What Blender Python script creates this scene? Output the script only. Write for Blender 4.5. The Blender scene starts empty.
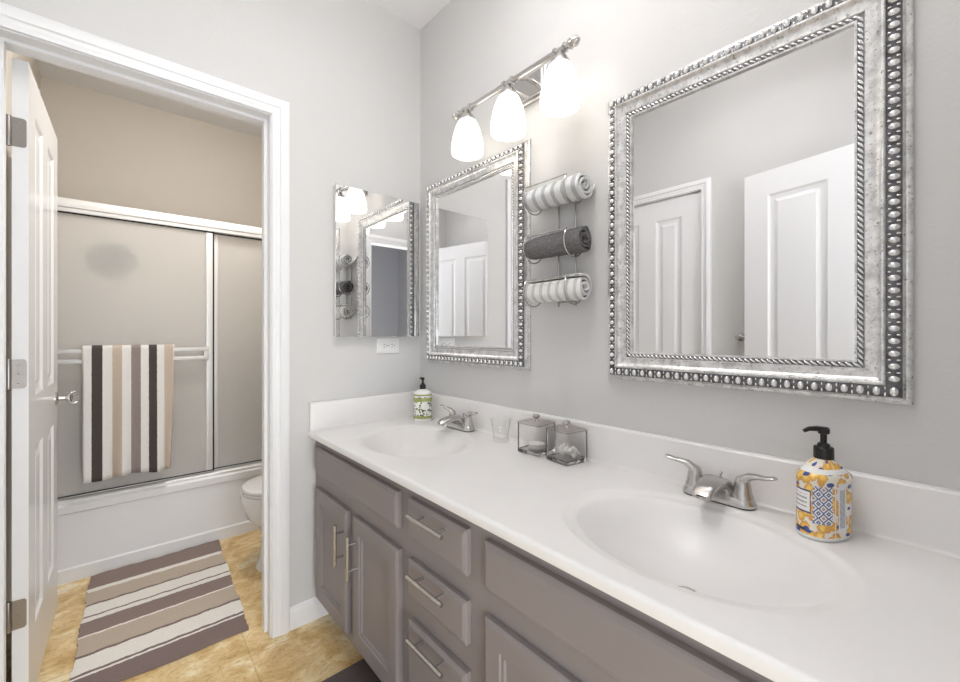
import bpy, bmesh, math, random
from mathutils import Vector, Matrix
from math import sin, cos, pi, radians, sqrt
random.seed(7)
SC = bpy.context.scene
COL = SC.collection

# ------------------------------------------------------------------ camera
cam_d = bpy.data.cameras.new('camera'); cam = bpy.data.objects.new('camera', cam_d); COL.objects.link(cam)
cam.location = (-1.1487, -1.758, 1.1825)
cam.rotation_euler = (pi/2, 0, radians(-41.31))
cam_d.sensor_width = 36.0; cam_d.sensor_fit = 'HORIZONTAL'
cam_d.lens = 416.9/960*36.0
cam_d.shift_y = -7.0/960
cam_d.clip_start = 0.01; cam_d.clip_end = 50
SC.camera = cam

# ------------------------------------------------------------------ world, light, exposure
w = bpy.data.worlds.new('world'); SC.world = w; w.use_nodes = True
w.node_tree.nodes['Background'].inputs[0].default_value = (0.9, 0.95, 1, 1)
w.node_tree.nodes['Background'].inputs[1].default_value = 0.0
vs = SC.view_settings
vs.view_transform = 'Standard'; vs.look = 'None'; vs.gamma = 1; vs.use_curve_mapping = False
vs.exposure = 0.55
SC.cycles.transparent_max_bounces = 32

def area(name, loc, target, sx, sy, power, color):
    l = bpy.data.lights.new(name, 'AREA'); l.shape = 'RECTANGLE'; l.size = sx; l.size_y = sy
    l.energy = power; l.color = color
    o = bpy.data.objects.new(name, l); COL.objects.link(o); o.location = loc
    o.rotation_euler = (Vector(target)-Vector(loc)).to_track_quat('-Z', 'Y').to_euler()
    return o
# added daylight-tinted fill lights in the bedroom, entering by the doorway behind the camera
area('bedroom_fill', (-0.45, -2.75, 1.75), (-1.00, 0.2, 1.1), 0.9, 1.5, 17, (0.90, 0.95, 1.0))
area('bedroom_low_fill', (-1.15, -3.35, 0.58), (-0.90, -0.6, 0.70), 1.7, 0.95, 43, (0.92, 0.96, 1.0))
CEIL_STRENGTH = 9.4
SHOWER_STRENGTH = 58.0
SHADE_STRENGTH = 1.3

# ------------------------------------------------------------------ materials
def newmat(name):
    m = bpy.data.materials.new(name); m.use_nodes = True
    nt = m.node_tree
    return m, nt, nt.nodes['Principled BSDF']
def srgb(r, g, b):
    f = lambda c: (c/255/12.92) if c/255 <= .04045 else ((c/255+.055)/1.055)**2.4
    return (f(r), f(g), f(b), 1)
def mat(name, col, rough=.5, metal=0, spec=.5, bump=0, bscale=200, coat=0, trans=0, ior=1.45, var=0, vscale=8):
    m, nt, b = newmat(name)
    col = col if len(col) == 4 else (*col, 1)
    b.inputs['Base Color'].default_value = col
    b.inputs['Roughness'].default_value = rough; b.inputs['Metallic'].default_value = metal
    b.inputs['Specular IOR Level'].default_value = spec
    b.inputs['Coat Weight'].default_value = coat
    b.inputs['Transmission Weight'].default_value = trans; b.inputs['IOR'].default_value = ior
    if bump or var:
        tc = nt.nodes.new('ShaderNodeTexCoord')
    if bump:
        n = nt.nodes.new('ShaderNodeTexNoise'); n.inputs['Scale'].default_value = bscale; n.inputs['Detail'].default_value = 3
        bp = nt.nodes.new('ShaderNodeBump'); bp.inputs['Strength'].default_value = bump; bp.inputs['Distance'].default_value = .002
        nt.links.new(tc.outputs['Object'], n.inputs['Vector']); nt.links.new(n.outputs['Fac'], bp.inputs['Height'])
        nt.links.new(bp.outputs['Normal'], b.inputs['Normal'])
    if var:
        n = nt.nodes.new('ShaderNodeTexNoise'); n.inputs['Scale'].default_value = vscale; n.inputs['Detail'].default_value = 5
        r = nt.nodes.new('ShaderNodeValToRGB')
        r.color_ramp.elements[0].position = .3; r.color_ramp.elements[1].position = .7
        r.color_ramp.elements[0].color = tuple(c*(1-var) for c in col[:3])+(1,)
        r.color_ramp.elements[1].color = tuple(min(1, c*(1+var)) for c in col[:3])+(1,)
        nt.links.new(tc.outputs['Object'], n.inputs['Vector']); nt.links.new(n.outputs['Fac'], r.inputs['Fac'])
        nt.links.new(r.outputs['Color'], b.inputs['Base Color'])
    return m
def ramp_mat(name, stops, axis, rough=.9, bump=.5, bscale=300, coord='Generated', scale=(1, 1, 1), wob=0.0, rib=0):
    """constant colour stripes along one generated axis, with a woven bump"""
    m, nt, b = newmat(name)
    tc = nt.nodes.new('ShaderNodeTexCoord'); sp = nt.nodes.new('ShaderNodeSeparateXYZ')
    nt.links.new(tc.outputs[coord], sp.inputs[0])
    src = sp.outputs[axis]
    if wob:
        n0 = nt.nodes.new('ShaderNodeTexNoise'); n0.inputs['Scale'].default_value = 60
        nt.links.new(tc.outputs['Object'], n0.inputs['Vector'])
        ma = nt.nodes.new('ShaderNodeMath'); ma.operation = 'MULTIPLY_ADD'; ma.inputs[1].default_value = wob; ma.inputs[2].default_value = -wob/2
        nt.links.new(n0.outputs['Fac'], ma.inputs[0])
        ad = nt.nodes.new('ShaderNodeMath'); nt.links.new(src, ad.inputs[0]); nt.links.new(ma.outputs[0], ad.inputs[1]); src = ad.outputs[0]
    r = nt.nodes.new('ShaderNodeValToRGB'); r.color_ramp.interpolation = 'CONSTANT'
    el = r.color_ramp.elements
    el[0].position = stops[0][0]; el[0].color = stops[0][1]
    el[1].position = stops[1][0]; el[1].color = stops[1][1]
    for p, c in stops[2:]:
        e = el.new(p); e.color = c
    nt.links.new(src, r.inputs['Fac'])
    n = nt.nodes.new('ShaderNodeTexNoise'); n.inputs['Scale'].default_value = bscale; n.inputs['Detail'].default_value = 2
    nt.links.new(tc.outputs['Object'], n.inputs['Vector'])
    mx = nt.nodes.new('ShaderNodeMix'); mx.data_type = 'RGBA'; mx.blend_type = 'MULTIPLY'; mx.inputs[0].default_value = .22
    nt.links.new(r.outputs['Color'], mx.inputs[6])
    cr = nt.nodes.new('ShaderNodeValToRGB'); cr.color_ramp.elements[0].position = .3; cr.color_ramp.elements[0].color = (.45, .45, .45, 1); cr.color_ramp.elements[1].position = .6
    nt.links.new(n.outputs['Fac'], cr.inputs['Fac']); nt.links.new(cr.outputs['Color'], mx.inputs[7])
    nt.links.new(mx.outputs[2], b.inputs['Base Color'])
    bp = nt.nodes.new('ShaderNodeBump'); bp.inputs['Strength'].default_value = bump; bp.inputs['Distance'].default_value = .003
    nt.links.new(n.outputs['Fac'], bp.inputs['Height']); nt.links.new(bp.outputs['Normal'], b.inputs['Normal'])
    b.inputs['Roughness'].default_value = rough; b.inputs['Specular IOR Level'].default_value = .15
    return m
def emis(name, col, strength):
    m, nt, b = newmat(name)
    b.inputs['Base Color'].default_value = (.9, .88, .84, 1); b.inputs['Roughness'].default_value = .3
    b.inputs['Emission Color'].default_value = (*col, 1); b.inputs['Emission Strength'].default_value = strength
    return m

M = {}
M['wall'] = mat('wall_paint', (.652, .645, .638), .75, bump=.25, bscale=120, spec=.25)
M['wall_beige'] = mat('beige_wall_paint', (.63, .585, .525), .75, bump=.25, bscale=120, spec=.25)
M['ceiling'] = mat('ceiling_paint', (.90, .895, .91), .85, bump=.3, bscale=90, spec=.2)
M['bedroom'] = mat('blue_grey_paint', (.43, .445, .49), .8, spec=.2)
M['trim'] = mat('trim_white', (.84, .84, .85), .32, spec=.5)
M['door'] = mat('door_white', (.83, .83, .84), .22, spec=.5)
M['cab'] = mat('cabinet_taupe', (.275, .246, .243), .42, spec=.4, var=.06, vscale=3)
M['cab_in'] = mat('cabinet_inside', (.10, .085, .08), .7)
M['marble'] = mat('cultured_marble', (.86, .845, .835), .28, spec=.5, var=.025, vscale=5)
M['nickel'] = mat('brushed_nickel', (.56, .545, .53), .27, 1)
M['chrome'] = mat('chrome', (.80, .80, .80), .12, 1)
M['satin'] = mat('satin_aluminium', (.74, .735, .73), .5, .45)
M['porcelain'] = mat('porcelain', (.84, .835, .82), .10, spec=.6)
M['tub'] = mat('tub_enamel', (.82, .82, .83), .38, spec=.5)
M['black'] = mat('black_plastic', (.012, .011, .011), .3)
M['gasket'] = mat('black_gasket', (.01, .01, .01), .6)
M['bronze'] = mat('antique_hinge_metal', (.34, .315, .295), .33, 1)
M['plate'] = mat('white_plastic', (.85, .85, .85), .35)
M['slot'] = mat('outlet_slot', (.03, .03, .03), .6)
M['wire'] = mat('wire_nickel', (.50, .49, .48), .25, 1)
M['mirror'] = mat('mirror_glass', (.86, .86, .86), .0, 1)
M['glass'] = mat('clear_glass', (1, 1, 1), .0, trans=1, ior=1.47)
def thin_glass(name, tint, edge):
    m, nt, b = newmat(name)
    out = nt.nodes['Material Output']
    lw = nt.nodes.new('ShaderNodeLayerWeight'); lw.inputs['Blend'].default_value = .35
    cm = nt.nodes.new('ShaderNodeMix'); cm.data_type = 'RGBA'; cm.inputs[6].default_value = tint; cm.inputs[7].default_value = edge
    t = nt.nodes.new('ShaderNodeBsdfTransparent'); nt.links.new(cm.outputs[2], t.inputs[0])
    g = nt.nodes.new('ShaderNodeBsdfGlossy'); g.inputs['Roughness'].default_value = .02
    pw = nt.nodes.new('ShaderNodeMath'); pw.operation = 'POWER'; pw.inputs[1].default_value = 5; nt.links.new(lw.outputs['Facing'], pw.inputs[0]); nt.links.new(pw.outputs[0], cm.inputs[0])
    ma = nt.nodes.new('ShaderNodeMath'); ma.operation = 'MULTIPLY_ADD'; ma.inputs[1].default_value = .5; ma.inputs[2].default_value = .035; nt.links.new(pw.outputs[0], ma.inputs[0])
    mx = nt.nodes.new('ShaderNodeMixShader'); nt.links.new(ma.outputs[0], mx.inputs[0]); nt.links.new(t.outputs[0], mx.inputs[1]); nt.links.new(g.outputs[0], mx.inputs[2])
    nt.links.new(mx.outputs[0], out.inputs[0])
    return m
M['glass_grey'] = mat('jar_glass', (.995, .993, .99), 0, trans=1, ior=1.42)
M['tumbler_glass'] = thin_glass('tumbler_glass', (.99, .99, .988, 1), (.55, .54, .53, 1))
M['acrylic'] = thin_glass('acrylic_lid', (.93, .91, .90, 1), (.60, .57, .55, 1))
M['cotton'] = mat('cotton', (.85, .84, .82), 1, bump=1, bscale=300)
M['white_gloss'] = mat('bottle_white', (.85, .85, .84), .25)
M['bead'] = mat('bead_silver', (.80, .80, .80), .22, .95)
M['bead_base'] = mat('antiqued_channel', (.17, .17, .175), .45, .8, var=.4, vscale=60)
M['mat_grey'] = mat('bath_mat_grey', (.135, .11, .108), 1, bump=1, bscale=160)

def silver():
    m, nt, b = newmat('antiqued_silver_leaf')
    tc = nt.nodes.new('ShaderNodeTexCoord')
    n1 = nt.nodes.new('ShaderNodeTexNoise'); n1.inputs['Scale'].default_value = 38; n1.inputs['Detail'].default_value = 6; n1.inputs['Roughness'].default_value = .7
    n2 = nt.nodes.new('ShaderNodeTexNoise'); n2.inputs['Scale'].default_value = 170; n2.inputs['Detail'].default_value = 3
    r1 = nt.nodes.new('ShaderNodeValToRGB'); r2 = nt.nodes.new('ShaderNodeValToRGB')
    r1.color_ramp.elements[0].position = .36; r1.color_ramp.elements[0].color = (.52, .515, .51, 1)
    r1.color_ramp.elements[1].position = .6; r1.color_ramp.elements[1].color = (.80, .795, .79, 1)
    r2.color_ramp.elements[0].position = .30; r2.color_ramp.elements[0].color = (.30, .29, .29, 1)
    r2.color_ramp.elements[1].position = .40; r2.color_ramp.elements[1].color = (1, 1, 1, 1)
    mx = nt.nodes.new('ShaderNodeMix'); mx.data_type = 'RGBA'; mx.blend_type = 'MULTIPLY'; mx.inputs[0].default_value = .8
    for n in (n1, n2): nt.links.new(tc.outputs['Object'], n.inputs['Vector'])
    nt.links.new(n1.outputs['Fac'], r1.inputs['Fac']); nt.links.new(n2.outputs['Fac'], r2.inputs['Fac'])
    nt.links.new(r1.outputs['Color'], mx.inputs[6]); nt.links.new(r2.outputs['Color'], mx.inputs[7])
    nt.links.new(mx.outputs[2], b.inputs['Base Color'])
    b.inputs['Metallic'].default_value = .85; b.inputs['Roughness'].default_value = .36
    bp = nt.nodes.new('ShaderNodeBump'); bp.inputs['Strength'].default_value = .25; bp.inputs['Distance'].default_value = .001
    nt.links.new(n2.outputs['Fac'], bp.inputs['Height']); nt.links.new(bp.outputs['Normal'], b.inputs['Normal'])
    return m
M['silver'] = silver()

def floor_mat():
    m, nt, b = newmat('stone_look_vinyl')
    tc = nt.nodes.new('ShaderNodeTexCoord')
    n1 = nt.nodes.new('ShaderNodeTexNoise'); n1.inputs['Scale'].default_value = 9; n1.inputs['Detail'].default_value = 9; n1.inputs['Roughness'].default_value = .62; n1.inputs['Distortion'].default_value = .6
    n2 = nt.nodes.new('ShaderNodeTexNoise'); n2.inputs['Scale'].default_value = 70; n2.inputs['Detail'].default_value = 4
    mp = nt.nodes.new('ShaderNodeMapping'); mp.inputs['Rotation'].default_value = (0, 0, .5); mp.inputs['Scale'].default_value = (1, 1.35, 1)
    nt.links.new(tc.outputs['Object'], mp.inputs['Vector']); nt.links.new(mp.outputs[0], n1.inputs['Vector'])
    nt.links.new(mp.outputs[0], n2.inputs['Vector'])
    r = nt.nodes.new('ShaderNodeValToRGB'); e = r.color_ramp.elements
    e[0].position = .34; e[0].color = srgb(204, 168, 114)
    e[1].position = .66; e[1].color = srgb(250, 238, 208)
    x = e.new(.45); x.color = srgb(223, 191, 135)
    x = e.new(.58); x.color = srgb(240, 218, 172)
    nt.links.new(n1.outputs['Fac'], r.inputs['Fac'])
    r2 = nt.nodes.new('ShaderNodeValToRGB'); r2.color_ramp.elements[0].position = .32; r2.color_ramp.elements[0].color = (.62, .50, .36, 1); r2.color_ramp.elements[1].position = .48
    nt.links.new(n2.outputs['Fac'], r2.inputs['Fac'])
    mx = nt.nodes.new('ShaderNodeMix'); mx.data_type = 'RGBA'; mx.blend_type = 'MULTIPLY'; mx.inputs[0].default_value = .5
    nt.links.new(r.outputs['Color'], mx.inputs[6]); nt.links.new(r2.outputs['Color'], mx.inputs[7])
    br = nt.nodes.new('ShaderNodeTexBrick'); br.offset = 0; br.inputs['Scale'].default_value = 1
    br.inputs['Color1'].default_value = (1, 1, 1, 1); br.inputs['Color2'].default_value = (.95, .95, .93, 1); br.inputs['Mortar'].default_value = (.72, .66, .58, 1)
    br.inputs['Brick Width'].default_value = .33; br.inputs['Row Height'].default_value = .33; br.inputs['Mortar Size'].default_value = .0025
    mp2 = nt.nodes.new('ShaderNodeMapping'); mp2.inputs['Location'].default_value = (.11, .07, 0); mp2.inputs['Rotation'].default_value = (0, 0, .02)
    nt.links.new(tc.outputs['Object'], mp2.inputs['Vector']); nt.links.new(mp2.outputs[0], br.inputs['Vector'])
    mx2 = nt.nodes.new('ShaderNodeMix'); mx2.data_type = 'RGBA'; mx2.blend_type = 'MULTIPLY'; mx2.inputs[0].default_value = .6
    nt.links.new(mx.outputs[2], mx2.inputs[6]); nt.links.new(br.outputs['Color'], mx2.inputs[7])
    nt.links.new(mx2.outputs[2], b.inputs['Base Color'])
    b.inputs['Roughness'].default_value = .42; b.inputs['Specular IOR Level'].default_value = .35
    return m
M['floor'] = floor_mat()

def frosted():
    m, nt, b = newmat('obscure_glass')
    b.inputs['Base Color'].default_value = (.94, .925, .90, 1); b.inputs['Roughness'].default_value = .52
    b.inputs['Transmission Weight'].default_value = .66; b.inputs['IOR'].default_value = 1.3
    tc = nt.nodes.new('ShaderNodeTexCoord'); n = nt.nodes.new('ShaderNodeTexNoise'); n.inputs['Scale'].default_value = 160
    nt.links.new(tc.outputs['Object'], n.inputs['Vector'])
    bp = nt.nodes.new('ShaderNodeBump'); bp.inputs['Strength'].default_value = .15; bp.inputs['Distance'].default_value = .001
    nt.links.new(n.outputs['Fac'], bp.inputs['Height']); nt.links.new(bp.outputs['Normal'], b.inputs['Normal'])
    return m
M['frost'] = frosted()

# ------------------------------------------------------------------ mesh helpers
def V(*a): return Vector(a)
def box(bm, x0, x1, y0, y1, z0, z1, bev=0):
    vs_ = [bm.verts.new((x, y, z)) for x in (x0, x1) for y in (y0, y1) for z in (z0, z1)]
    idx = ((0, 1, 3, 2), (4, 6, 7, 5), (0, 4, 5, 1), (2, 3, 7, 6), (0, 2, 6, 4), (1, 5, 7, 3))
    fs = [bm.faces.new([vs_[i] for i in f]) for f in idx]
    if bev:
        es = {e for f in fs for e in f.edges}
        bmesh.ops.bevel(bm, geom=list(es), offset=bev, segments=2, affect='EDGES', profile=.5)
def loft(bm, loops, closed=True, cap0=True, cap1=True):
    """loops: lists of points of equal length; closed = each loop is a ring"""
    vl = [[bm.verts.new(p) for p in L] for L in loops]
    n = len(vl[0]); rng = range(n) if closed else range(n-1)
    for a, b in zip(vl[:-1], vl[1:]):
        for i in rng:
            j = (i+1) % n
            bm.faces.new((a[i], a[j], b[j], b[i]))
    if cap0: bm.faces.new(list(reversed(vl[0])))
    if cap1: bm.faces.new(vl[-1])
    return vl
def lathe(bm, prof, cx, cy, seg=24, axis='z', cz=0, cap0=True, cap1=True):
    """prof: (r, h); axis z -> h is world z; x or y -> h runs along that axis"""
    loops = []
    for r, h in prof:
        L = []
        for k in range(seg):
            t = 2*pi*k/seg
            a, b = r*cos(t), r*sin(t)
            if axis == 'z': L.append((cx+a, cy+b, h))
            elif axis == 'x': L.append((h, cy+a, cz+b))
            else: L.append((cx+a, h, cz+b))
        loops.append(L)
    loft(bm, loops, True, cap0, cap1)
def tube(bm, pts, rad, seg=10, flat=None, up=(0, 0, 1), closed=False, pw=2.0):
    """sweep along pts; rad number or list; flat = list of (ru, rv) half sizes"""
    pts = [Vector(p) for p in pts]; n = len(pts); loops = []
    pu = None
    for i, p in enumerate(pts):
        if closed: t = pts[(i+1) % n]-pts[i-1]
        else: t = (pts[min(i+1, n-1)]-pts[max(i-1, 0)])
        t.normalize()
        if flat or pu is None:
            u = Vector(up).cross(t)
            if u.length < 1e-4: u = Vector((1, 0, 0)).cross(t)
        else:
            u = pu-t*pu.dot(t)
        u.normalize(); pu = u; v = t.cross(u)
        if flat: ru, rv = flat[i]
        else:
            ru = rv = rad[i] if isinstance(rad, (list, tuple)) else rad
        sg = lambda q: math.copysign(abs(q)**(2/pw), q)
        loops.append([p+u*ru*sg(cos(2*pi*k/seg))+v*rv*sg(sin(2*pi*k/seg)) for k in range(seg)])
    if closed: loops.append(loops[0]); loft(bm, loops, True, False, False); bmesh.ops.remove_doubles(bm, verts=bm.verts, dist=1e-6)
    else: loft(bm, loops)
def ball(bm, c, r, seg=12, rings=7):
    """ellipsoid; r = (rx, ry, rz)"""
    r = r if isinstance(r, (tuple, list)) else (r, r, r)
    mt = Matrix.Translation(c) @ Matrix.Diagonal((*r, 1))
    bmesh.ops.create_uvsphere(bm, u_segments=seg, v_segments=rings, radius=1, matrix=mt)
def rects(bm, u0, u1, v0, v1, rings, fn, cap0=True, cap1=True):
    """rectangular loft: rings of (inset, n); fn(u, v, n) -> point"""
    loops = []
    for ins, n in rings:
        loops.append([fn(u0+ins, v0+ins, n), fn(u1-ins, v0+ins, n), fn(u1-ins, v1-ins, n), fn(u0+ins, v1-ins, n)])
    loft(bm, loops, True, cap0, cap1)
def ell(cx, cy, ax, ay, z, seg=32, p=2.0):
    L = []
    for k in range(seg):
        t = 2*pi*k/seg; c, s = cos(t), sin(t)
        L.append((cx+ax*math.copysign(abs(c)**(2/p), c), cy+ay*math.copysign(abs(s)**(2/p), s), z))
    return L
def arc(c, r, a0, a1, n, plane='xz'):
    out = []
    for k in range(n+1):
        t = a0+(a1-a0)*k/n
        a, b = r*cos(t), r*sin(t)
        out.append((c[0]+a, c[1], c[2]+b) if plane == 'xz' else (c[0]+a, c[1]+b, c[2]))
    return out

def worldmat(o):
    m = o.matrix_basis.copy()
    while o.parent:
        o = o.parent; m = o.matrix_basis @ m
    return m
def obj(name, bm, m, parent=None, loc=None, smooth=True, angle=35):
    """links bm (written in world coordinates, or in the parent's when parent carries 'proto') as one mesh"""
    bmesh.ops.recalc_face_normals(bm, faces=bm.faces)
    me = bpy.data.meshes.new(name)
    o = bpy.data.objects.new(name, me); COL.objects.link(o)
    if parent is not None:
        o.parent = parent
        bm.transform(worldmat(parent).inverted())
    elif loc is not None:
        o.location = loc; bm.transform(Matrix.Translation(-Vector(loc)))
    bm.to_mesh(me); bm.free()
    ms = m if isinstance(m, (list, tuple)) else [m]
    for q in ms: me.materials.append(q)
    if smooth:
        for p in me.polygons: p.use_smooth = True
        me.set_sharp_from_angle(angle=radians(angle))
    return o
def tag(o, label, cat, group=None, kind=None):
    o['label'] = label; o['category'] = cat
    if group: o['group'] = group
    if kind: o['kind'] = kind
    return o
def thing(name, label, cat, loc=(0, 0, 0), rz=0, group=None, kind=None):
    o = bpy.data.objects.new(name, None); COL.objects.link(o)
    o.location = loc; o.rotation_euler = (0, 0, rz); o.empty_display_size = .05
    return tag(o, label, cat, group, kind)
def dup(root, loc, label, group=None):
    r = root.copy(); COL.objects.link(r); r.location = loc; r['label'] = label
    if group: r['group'] = group
    for ch in list(root.children):
        c = ch.copy(); COL.objects.link(c); c.parent = r
        for g in list(ch.children):
            d = g.copy(); COL.objects.link(d); d.parent = c
    return r
def B(): return bmesh.new()
def lab(o, s): o['label'] = s; return o

# ------------------------------------------------------------------ room shell
CZ = 2.696; XL = -1.52; YF = -1.87; TW = .12
def struct(name, bm, m, label, cat, loc=None):
    return tag(obj(name, bm, m, None, loc, smooth=False), label, cat, kind='structure')
b = B(); box(b, -2.4, .12, -4.3, 1.9, -.06, 0); struct('floor', b, M['floor'], 'tan stone look vinyl floor running through both rooms', 'floor')
b = B(); box(b, -2.4, .12, -4.3, 1.9, CZ, CZ+.06); struct('ceiling', b, M['ceiling'], 'white ceiling above both rooms', 'ceiling')
b = B(); box(b, 0, .12, YF-TW, TW/2, 0, CZ); struct('wall_right', b, M['wall'], 'pale grey wall carrying both framed mirrors', 'wall')
# wall with the shower-room doorway: opening X -1.375..-.69, Z 0..2.035
OX0, OX1, OZ = -1.397, -.69, 2.035
b = B(); box(b, OX1+.012, 0, 0, TW/2, 0, CZ); box(b, XL, OX0-.012, 0, TW/2, 0, CZ); box(b, OX0-.012, OX1+.012, 0, TW/2, OZ+.012, CZ)
struct('wall_back', b, M['wall'], 'pale grey wall around the open shower room doorway', 'wall')
b = B(); box(b, OX1+.012, 0, TW/2, TW, 0, CZ); box(b, -1.47, OX0-.012, TW/2, TW, 0, CZ); box(b, OX0-.012, OX1+.012, TW/2, TW, OZ+.012, CZ)
struct('wall_partition', b, M['wall_beige'], 'beige shower room side of the doorway wall', 'wall')
b = B(); box(b, 0, .12, TW/2, 1.9, 0, CZ); struct('wall_toilet', b, M['wall_beige'], 'beige wall behind the toilet', 'wall')
b = B(); box(b, -1.47, 0, 1.78, 1.9, 0, CZ); struct('wall_shower', b, M['wall_beige'], 'beige wall at the far side of the bathtub', 'wall')
b = B(); box(b, -1.59, -1.47, TW/2, 1.9, 0, CZ); struct('wall_shower_left', b, M['wall_beige'], 'beige shower room wall behind the open door', 'wall')
# left wall of the vanity room with a closed door in it, and the entry wall behind the camera
CY0, CY1, CDZ = -.755, -.072, 2.045
b = B(); box(b, XL-TW, XL, YF-TW, CY0-.012, 0, CZ); box(b, XL-TW, XL, CY1+.012, TW/2, 0, CZ); box(b, XL-TW, XL, CY0-.012, CY1+.012, CDZ+.012, CZ)
struct('wall_left', b, M['wall'], 'grey wall opposite the mirrors with the closed door', 'wall')
EX0, EX1 = -1.33, -.665
b = B(); box(b, XL, EX0-.012, YF-TW, YF, 0, CZ); box(b, EX1+.012, 0, YF-TW, YF, 0, CZ); box(b, EX0-.012, EX1+.012, YF-TW, YF, OZ+.012, CZ)
struct('wall_front', b, M['wall'], 'grey wall with the entry doorway seen in the mirrors', 'wall')
b = B(); box(b, -2.4, .12, -4.3, -4.2, 0, CZ); box(b, -2.4, -2.3, -4.2, YF-TW, 0, CZ); box(b, .02, .12, -4.2, YF-TW, 0, CZ); box(b, -2.3, XL-TW, YF-TW-.05, YF-TW, 0, CZ)
struct('wall_bedroom', b, M['bedroom'], 'dark blue grey bedroom walls beyond the entry doorway', 'wall')

def casing_prof(bm, a0, a1, zt, fn, wdt=.062, rev=.004):
    """moulded casing round an opening a0..a1, top zt; fn(a, z, out)"""
    prof = [(rev, 0), (rev, .010), (rev+.006, .012), (rev+.012, .0105), (rev+.018, .0135), (rev+.026, .0135), (rev+.030, .018), (rev+wdt-.006, .019), (rev+wdt, .016), (rev+wdt, 0)]
    loops = [[fn(a0-d, 0, o) for d, o in prof], [fn(a0-d, zt+d, o) for d, o in prof], [fn(a1+d, zt+d, o) for d, o in prof], [fn(a1+d, 0, o) for d, o in prof]]
    loft(bm, loops)
def jambs(bm, a0, a1, zt, n0, n1, fn, stop=None):
    """flat jamb boards 12 mm thick lining the opening"""
    def bx(u0, u1, p, q, z0, z1):
        P = [fn(u, z, n) for u in (u0, u1) for n in (p, q) for z in (z0, z1)]
        v_ = [bm.verts.new(x) for x in P]
        for f in ((0, 1, 3, 2), (4, 6, 7, 5), (0, 4, 5, 1), (2, 3, 7, 6), (0, 2, 6, 4), (1, 5, 7, 3)): bm.faces.new([v_[i] for i in f])
    bx(a0-.012, a0, n0, n1, 0, zt); bx(a1, a1+.012, n0, n1, 0, zt); bx(a0-.012, a1+.012, n0, n1, zt, zt+.012)
    if stop:
        s0, s1 = stop
        bx(a0, a0+.011, s0, s1, 0, zt); bx(a1-.011, a1, s0, s1, 0, zt); bx(a0+.011, a1-.011, s0, s1, zt-.011, zt)
fnA = lambda a, z, o: (a, -o, z)
b = B(); casing_prof(b, OX0, OX1, OZ, fnA); jambs(b, OX0, OX1, OZ, -.0005, -TW, fnA, (-.045, -.080))
casing_prof(b, OX0, OX1, OZ, lambda a, z, o: (a, TW+o, z), wdt=.05)
tag(obj('trim_1', b, M['trim']), 'white moulded casing around the shower room doorway', 'door casing', kind='structure')
fnC = lambda a, z, o: (XL+o, a, z)
b = B(); casing_prof(b, CY0, CY1, CDZ, fnC, wdt=.055); jambs(b, CY0, CY1, CDZ, .0005, -TW, fnC)
tag(obj('trim_2', b, M['trim']), 'white casing around the closed door opposite the mirrors', 'door casing', kind='structure')
fnD = lambda a, z, o: (a, YF+o, z)
b = B(); casing_prof(b, EX0, EX1, OZ, fnD); jambs(b, EX0, EX1, OZ, .0005, -TW, fnD)
tag(obj('trim_3', b, M['trim']), 'white casing around the entry doorway reflected in the small wall cabinet', 'door casing', kind='structure')

def baseboard(name, p, q, nrm, label, h=.088):
    """p->q on the floor, nrm = outward unit vector"""
    b = B(); prof = [(0, 0), (.013, 0), (.013, h-.022), (.010, h-.010), (.006, h-.003), (0, h)]
    loops = [[(P[0]+nrm[0]*o, P[1]+nrm[1]*o, z) for o, z in prof] for P in (p, q)]
    loft(b, loops)
    return tag(obj(name, b, M['trim']), label, 'baseboard', kind='structure')
baseboard('baseboard_back', (-.622, 0), (-.46, 0), (0, -1), 'white baseboard between the door casing and the vanity')
baseboard('baseboard_left', (XL, YF), (XL, CY0-.062), (1, 0), 'white baseboard under the left wall')
baseboard('baseboard_toilet', (0, .125), (0, 1.0), (-1, 0), 'white baseboard behind the toilet')
baseboard('baseboard_partition', (-.62, TW), (-.015, TW), (0, 1), 'white baseboard on the shower room side of the doorway wall')

# ------------------------------------------------------------------ panelled doors
def door_mesh(w_, h, t=.035, st=.115, mul=.115, rows=((.22, .80), (.97, None))):
    """four-panel slab: local x 0..w, y 0..t, z 0..h"""
    b = B()
    top = h-.125
    rows = [(a, c if c else top) for a, c in rows]
    box(b, 0, st, 0, t, 0, h); box(b, w_-st, w_, 0, t, 0, h)
    m0, m1 = (w_-mul)/2, (w_+mul)/2
    zc = [0]
    for a, c in rows: zc += [a, c]
    zc.append(h)
    for i in range(0, len(zc), 2): box(b, st, w_-st, 0, t, zc[i], zc[i+1])
    for a, c in rows:
        box(b, m0, m1, 0, t, a, c)
        for u0, u1 in ((st, m0), (m1, w_-st)):
            rg = [(0, 0), (.010, .007), (.022, .009), (.030, .009), (.046, .003)]
            rects(b, u0, u1, a, c, rg, lambda u, v, n: (u, n, v), cap0=False)
            rects(b, u0, u1, a, c, rg, lambda u, v, n: (u, t-n, v), cap0=False)
    return b
def add_local(parent, name, bm, m, smooth=False, angle=35):
    bm.transform(worldmat(parent)); return obj(name, bm, m, parent, smooth=smooth, angle=angle)

# open shower-room door: hinge on the left jamb, swung about 91 degrees into the shower room
DW = .665
rz = radians(88.7)
d1 = thing('door_1', 'white panelled door standing open into the shower room, glass knob on it', 'door', (-1.3455, .126, .012), rz, kind='structure')
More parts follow.
